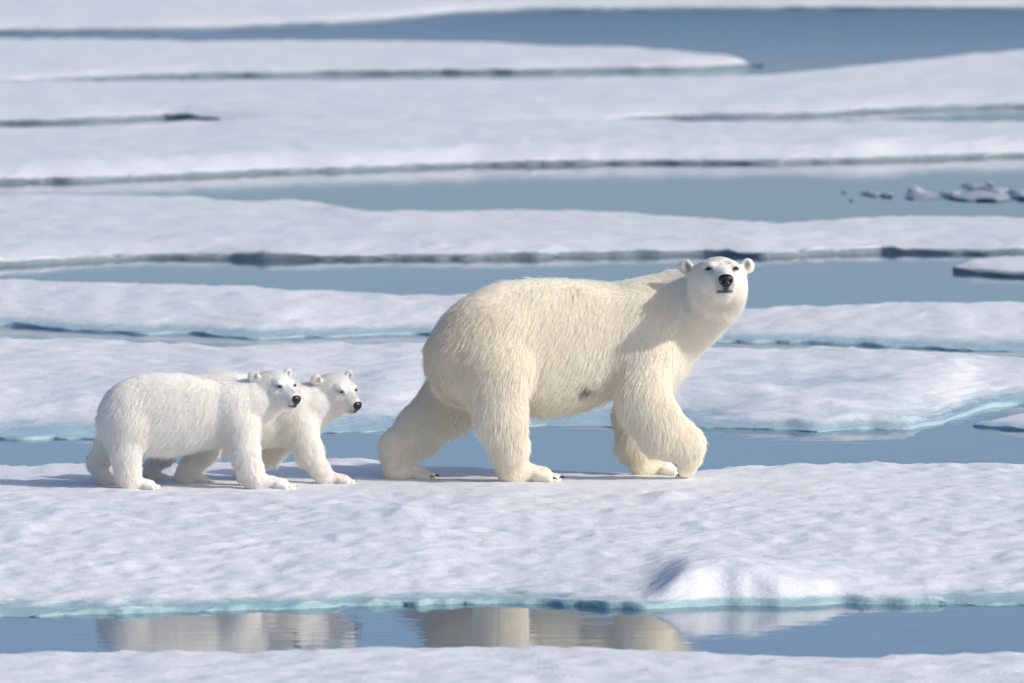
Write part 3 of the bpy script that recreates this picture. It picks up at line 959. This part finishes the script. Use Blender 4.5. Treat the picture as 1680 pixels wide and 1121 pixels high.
# ---------------------------------------------------------------- the mother
def mother():
    B = Bear(0.022)
    claws = []
    ys = lambda px: 0.12 + (px - 760) / 300 * 0.26          # the body heads slightly away
    st = [(701, 570, 600, .04), (708, 550, 618, .12), (719, 531, 640, .19), (734, 512, 650, .24), (758, 493, 660, .275), (787, 475, 668, .30), (820, 459, 672, .312),
          (860, 455, 676, .318), (905, 453, 679, .32), (945, 455, 672, .315), (985, 459, 660, .30), (1025, 460, 645, .285), (1065, 455, 635, .265), (1100, 452, 620, .23), (1128, 470, 600, .17), (1146, 505, 575, .08)]
    B.add(trunk([(a, t, b, w_, ys(a)) for a, t, b, w_ in st], 2.25), 0.05, (-0.62, -0.05, -0.75), 0.052)
    # shoulder hump, hips
    B.add(ellipsoid(P(800, 575, ys(800) - 0.12), (0.26, 0.2, 0.31)), 0.10, (-0.35, 0, -1), 0.065)
    B.add(ellipsoid(P(1056, 565, ys(1058) - 0.06), (0.19, 0.19, 0.29)), 0.15, (-0.3, 0, -1), 0.050)
    B.add(ellipsoid(P(1062, 560, ys(1062) + 0.12), (0.18, 0.17, 0.29)), 0.10, (-0.3, 0, -1), 0.05)
    # neck rising to the turned head
    R = rot_head(math.radians(7), math.radians(13), math.radians(0.5))
    eye_mid = P(1184.5, 441.5, -0.02)
    O = eye_mid - R[:, 0] * 0.118
    nb = (-0.75, 0, -0.5)
    yS = ys(1085)
    B.add(bone(P(1075, 535, yS), P(1122, 505, yS - 0.02), 0.265, 0.205), 0.10, nb, 0.045)
    B.add(bone(P(1122, 505, yS - 0.02), P(1168, 482, 0.25), 0.200, 0.150), 0.08, (-0.6, 0, -0.5), 0.032)
    B.add(bone(P(1130, 525, yS - 0.06), P(1180, 500, 0.18), 0.165, 0.125), 0.08, (-0.5, 0, -0.6), 0.030)
    add_head(B, O, R, 1.0, 1.0)
    # near hind leg, planted
    B.limb([P(812, 610, -0.08), P(822, 682, -0.12), P(836, 732, -0.08), (P(838, 790, 0)[0], -0.03, GROUND_Z + 0.07)], [0.215, 0.146, 0.108, 0.092], 0.06, 0.8, (0.062, 0.052, 0.036))
    foot(B, 843, -0.03, math.radians(3), 1.02, claws, 0.03)
    # far hind leg, stretched back
    B.limb([P(775, 600, 0.30), P(735, 658, 0.30), P(690, 700, 0.25), P(654, 736, 0.20), (P(648, 790, 0)[0], 0.15, GROUND_Z + 0.075)], [0.195, 0.155, 0.128, 0.106, 0.078], 0.07, 0.8, (0.065, 0.065, 0.06, 0.035), (-0.35, 0, 0))
    foot(B, 650, 0.15, math.radians(8), 0.86, claws, 0.025)
    # near foreleg, lifted and folded at the wrist
    B.limb([P(1056, 600, 0.15), P(1056, 655, 0.06), P(1086, 704, 0.05), P(1126, 730, 0.08), P(1131, 756, 0.10)], [0.175, 0.140, 0.132, 0.094, 0.062], 0.09, 0.8, (0.055, 0.06, 0.05, 0.028), (-0.35, 0, 0))
    w0, w1 = P(1130, 752, 0.10), P(1127, 771, 0.13)
    B.add(bone(w0, w1, 0.062, 0.044), 0.04, (0, 0, -1), 0.02)
    for i in range(-2, 3):
        t1 = P(1125 + i * 3.5, 775, 0.13 + i * 0.012) + np.array([0, 0.0, 0])
        B.add(bone(w1 + np.array([i * 0.014, i * 0.016, 0.0]), t1, 0.030, 0.024), 0.018, (0, 0, -1), 0.010)
        claws.append((t1 + np.array([-0.012, 0.004, -0.012]), (-0.7, 0.1, -0.6), 0.028))
    # far foreleg, planted behind it
    B.limb([P(1066, 610, 0.46), P(1044, 680, 0.50), P(1040, 728, 0.48), (P(1054, 790, 0)[0], 0.44, GROUND_Z + 0.075)], [0.17, 0.125, 0.098, 0.072], 0.06, 0.85, (0.055, 0.075, 0.05), (-0.7, 0, 0))
    foot(B, 1052, 0.44, math.radians(10), 0.92, claws, 0.028)
    # tail
    B.add(bone(P(712, 598, ys(700) - 0.05), P(719, 628, ys(700) - 0.10), 0.055, 0.034), 0.03, (0.1, 0, -1), 0.055)

    def palette(p, zone, ln):
        base = np.array([0.968, 0.922, 0.818])
        pale = np.array([0.972, 0.955, 0.915])
        gold = np.array([0.91, 0.81, 0.62])
        n1 = noise3(p, 2.3, 4) * 0.5 + 0.35 * noise3(p, 6.0, 5) + 0.3 * noise3(p, 17, 6)
        t = np.clip(0.5 + 0.6 * n1 - 0.3, 0, 1)[:, None]
        c = base * (1 - t) + pale * t
        rear = sstep(P(880, 500, 0)[0], P(700, 500, 0)[0], p[:, 0]) * sstep(0.55, 0.85, p[:, 2])
        low = 1 - sstep(0.03, 0.16, p[:, 2] - GROUND_Z)
        g = np.clip(0.60 * rear * (0.7 + n1) + 0.42 * low + 0.25 * np.clip(n1, 0, 1), 0, 0.6)
        tl = np.exp(-(((p - P(722, 612, 0.05)) / np.array([0.045, 0.3, 0.12])) ** 2).sum(1)) * 0.8
        nk = np.exp(-(((p - P(1082, 470, 0.25)) / np.array([0.06, 0.35, 0.12])) ** 2).sum(1)) * 0.18
        g = np.maximum(np.maximum(g, tl), nk)[:, None]
        c = c * (1 - g) + gold * g
        z = (zone * 0.5)[:, None]
        return c * (1 - z) + pale * z, None
    spots = [(P(968, 634, ys(966) - 0.28), np.array([0.050, 0.12, 0.026]), 0.97)]
    return build_bear('polar_bear', B, O, R, 1.0, 'large cream adult polar bear in mid-stride, head turned to face the viewer', 'polar bears crossing the ice',
                      ((-0.85, -0.50, GROUND_Z - 0.05), (1.45, 0.85, 1.50), 0.013), NH[0], palette, claws, (0.25, 0.2, GROUND_Z), 0.022, spots, 21, 0.00095)


def cub_palette(seed, p, zone, warm):
    base = np.array([0.965, 0.942, 0.885]); pale = np.array([0.97, 0.957, 0.925]); gold = np.array([0.80, 0.72, 0.60])
    n1 = noise3(p, 4.0, seed) * 0.5 + 0.35 * noise3(p, 11.0, seed + 1) + 0.3 * noise3(p, 26, seed + 2)
    t = np.clip(0.55 + 0.6 * n1, 0, 1)[:, None]
    c = base * (1 - t) + pale * t
    low = 1 - sstep(0.01, 0.10, p[:, 2] - GROUND_Z)
    g = np.clip(0.45 * low + warm * np.clip(n1 + 0.1, 0, 1), 0, 0.6)[:, None]
    c = c * (1 - g) + gold * g
    z = (zone * 0.6)[:, None]
    return c * (1 - z) + pale * z, None


def cub_body(B, dx, dy, yc):
    st = [(164, 668, 704, .03), (168, 656, 716, .08), (176, 643, 728, .115), (190, 630, 738, .140), (208, 619, 744, .155), (232, 612, 748, .165), (260, 609, 748, .17),
          (290, 609, 745, .17), (318, 614, 740, .165), (348, 621, 733, .155), (378, 627, 730, .14), (403, 632, 716, .115), (420, 648, 700, .06)]
    B.add(trunk([(a + dx, t + dy, b + dy, w_, yc(a)) for a, t, b, w_ in st], 2.2), 0.04, (-0.62, -0.05, -0.72), 0.040)
    B.add(ellipsoid(P(210 + dx, 690 + dy, yc(210) - 0.06), (0.13, 0.11, 0.17)), 0.06, (-0.35, 0, -1), 0.045)
    B.add(ellipsoid(P(392 + dx, 680 + dy, yc(392) - 0.05), (0.105, 0.105, 0.15)), 0.06, (-0.3, 0, -1), 0.042)
    B.add(ellipsoid(P(392 + dx, 680 + dy, yc(392) + 0.06), (0.10, 0.09, 0.15)), 0.06, (-0.3, 0, -1), 0.042)


def cub_near():
    B = Bear(0.016); claws = []
    yc = lambda a: -0.47 + (a - 165) / 300 * 0.08
    cub_body(B, 0, 0, yc)
    R = rot_head(math.radians(41), math.radians(-8), math.radians(1))
    s = 0.69
    O = P(470, 633, yc(455) - 0.10) - R[:, 0] * 0.118 * s
    B.add(bone(P(385, 668, yc(385)), P(420, 656, yc(420) - 0.01), 0.145, 0.122), 0.06, (-0.7, 0, -0.5), 0.034)
    B.add(bone(P(418, 658, yc(418)), P(448, 652, yc(450)), 0.120, 0.10), 0.05, (-0.6, 0, -0.5), 0.026)
    add_head(B, O, R, s, 0.95, 1.0, 1.05, 1.12)
    B.limb([P(208, 700, -0.55), P(206, 742, -0.57), P(210, 772, -0.56), (P(212, 800, 0)[0], -0.55, GROUND_Z + 0.05)], [0.125, 0.086, 0.072, 0.062], 0.04, 0.8, (0.045, 0.04, 0.025))
    foot(B, 214, -0.55, 0.0, 0.66, claws, 0.018, clawlen=0.014)
    B.limb([P(196, 690, -0.36), P(176, 735, -0.34), P(160, 756, -0.33), P(168, 784, -0.33), (P(172, 800, 0)[0], -0.32, GROUND_Z + 0.035)], [0.11, 0.075, 0.058, 0.045, 0.042], 0.04, 0.85, (0.04, 0.045, 0.035, 0.02), (-0.5, 0, 0))
    foot(B, 170, -0.32, 0.0, 0.45, claws, 0.015, clawlen=0.014)
    B.limb([P(396, 700, -0.50), P(402, 738, -0.53), P(411, 770, -0.54), (P(419, 800, 0)[0], -0.54, GROUND_Z + 0.045)], [0.112, 0.082, 0.070, 0.060], 0.04, 0.85, (0.045, 0.04, 0.025))
    foot(B, 424, -0.54, -0.05, 0.74, claws, 0.018, clawlen=0.014, len_=1.1)
    B.limb([P(400, 700, -0.33), P(405, 745, -0.33), (P(404, 800, 0)[0], -0.33, GROUND_Z + 0.05)], [0.10, 0.075, 0.055], 0.04, 0.85, (0.04, 0.03))
    foot(B, 404, -0.33, 0.0, 0.55, claws, 0.018, clawlen=0.014)
    B.add(bone(P(167, 690, yc(165)), P(164, 712, yc(165) - 0.02), 0.035, 0.02), 0.02, (-0.1, 0, -1), 0.04)
    return build_bear('polar_bear', B, O, R, s, 'white polar bear cub at the rear of the line, nearer to the viewer', 'polar bears crossing the ice',
                      ((-2.42, -0.86, GROUND_Z - 0.03), (-1.10, -0.10, 0.92), 0.010), NH[1], lambda p, z, l_: cub_palette(40, p, z, 0.10), claws, (-1.8, -0.45, GROUND_Z), 0.015, (), 31, 0.00078)


def cub_far():
    B = Bear(0.016); claws = []
    yc = lambda a: -0.06 + (a - 165) / 300 * 0.06
    dx = 98
    cub_body(B, dx, -1, yc)
    R = rot_head(math.radians(43), math.radians(-15), math.radians(4))
    s = 0.675
    O = P(571, 641, yc(455) - 0.10) - R[:, 0] * 0.118 * s
    B.add(bone(P(385 + dx, 668, yc(385)), P(420 + dx, 660, yc(420) - 0.01), 0.145, 0.120), 0.06, (-0.7, 0, -0.5), 0.034)
    B.add(bone(P(516, 662, yc(418)), P(548, 658, yc(450)), 0.115, 0.095), 0.05, (-0.6, 0, -0.5), 0.026)
    add_head(B, O, R, s, 0.95, 1.0, 1.05, 1.12)
    # near foreleg reaching forward
    B.limb([P(495, 698, -0.10), P(508, 740, -0.13), P(526, 772, -0.15), (P(531, 797, 0)[0], -0.16, GROUND_Z + 0.045)], [0.108, 0.074, 0.055, 0.046], 0.04, 0.85, (0.045, 0.04, 0.022))
    foot(B, 533, -0.16, 0.0, 0.64, claws, 0.018, clawlen=0.014, len_=1.05)
    # far foreleg trailing
    B.limb([P(488, 692, 0.08), P(442, 742, 0.10), P(404, 778, 0.10), (P(396, 797, 0)[0], 0.10, GROUND_Z + 0.04)], [0.105, 0.07, 0.055, 0.045], 0.04, 0.85, (0.045, 0.04, 0.022))
    foot(B, 394, 0.10, 0.0, 0.52, claws, 0.018, clawlen=0.014)
    # near hind leg
    B.limb([P(310, 690, -0.12), P(338, 732, -0.16), P(312, 768, -0.17), (P(302, 797, 0)[0], -0.17, GROUND_Z + 0.045)], [0.125, 0.082, 0.062, 0.055], 0.04, 0.85, (0.045, 0.04, 0.022))
    foot(B, 304, -0.17, 0.0, 0.62, claws, 0.018, clawlen=0.014)
    # far hind leg trailing
    B.limb([P(300, 695, 0.04), P(266, 745, 0.06), P(246, 772, 0.06), (P(246, 797, 0)[0], 0.06, GROUND_Z + 0.04)], [0.11, 0.065, 0.050, 0.042], 0.04, 0.85, (0.045, 0.04, 0.022))
    foot(B, 246, 0.06, 0.0, 0.5, claws, 0.016, clawlen=0.014)
    B.add(bone(P(167 + dx, 690, yc(165)), P(164 + dx, 712, yc(165) - 0.02), 0.035, 0.02), 0.02, (-0.1, 0, -1), 0.04)
    return build_bear('polar_bear', B, O, R, s, 'polar bear cub half hidden behind the other cub, walking after the adult', 'polar bears crossing the ice',
                      ((-2.10, -0.45, GROUND_Z - 0.03), (-0.78, 0.35, 0.92), 0.010), NH[2], lambda p, z, l_: cub_palette(60, p, z, 0.28), claws, (-1.45, -0.05, GROUND_Z), 0.015, (), 41, 0.00078)


NH = (360000, 160000, 145000)
mother()
cub_near()
cub_far()
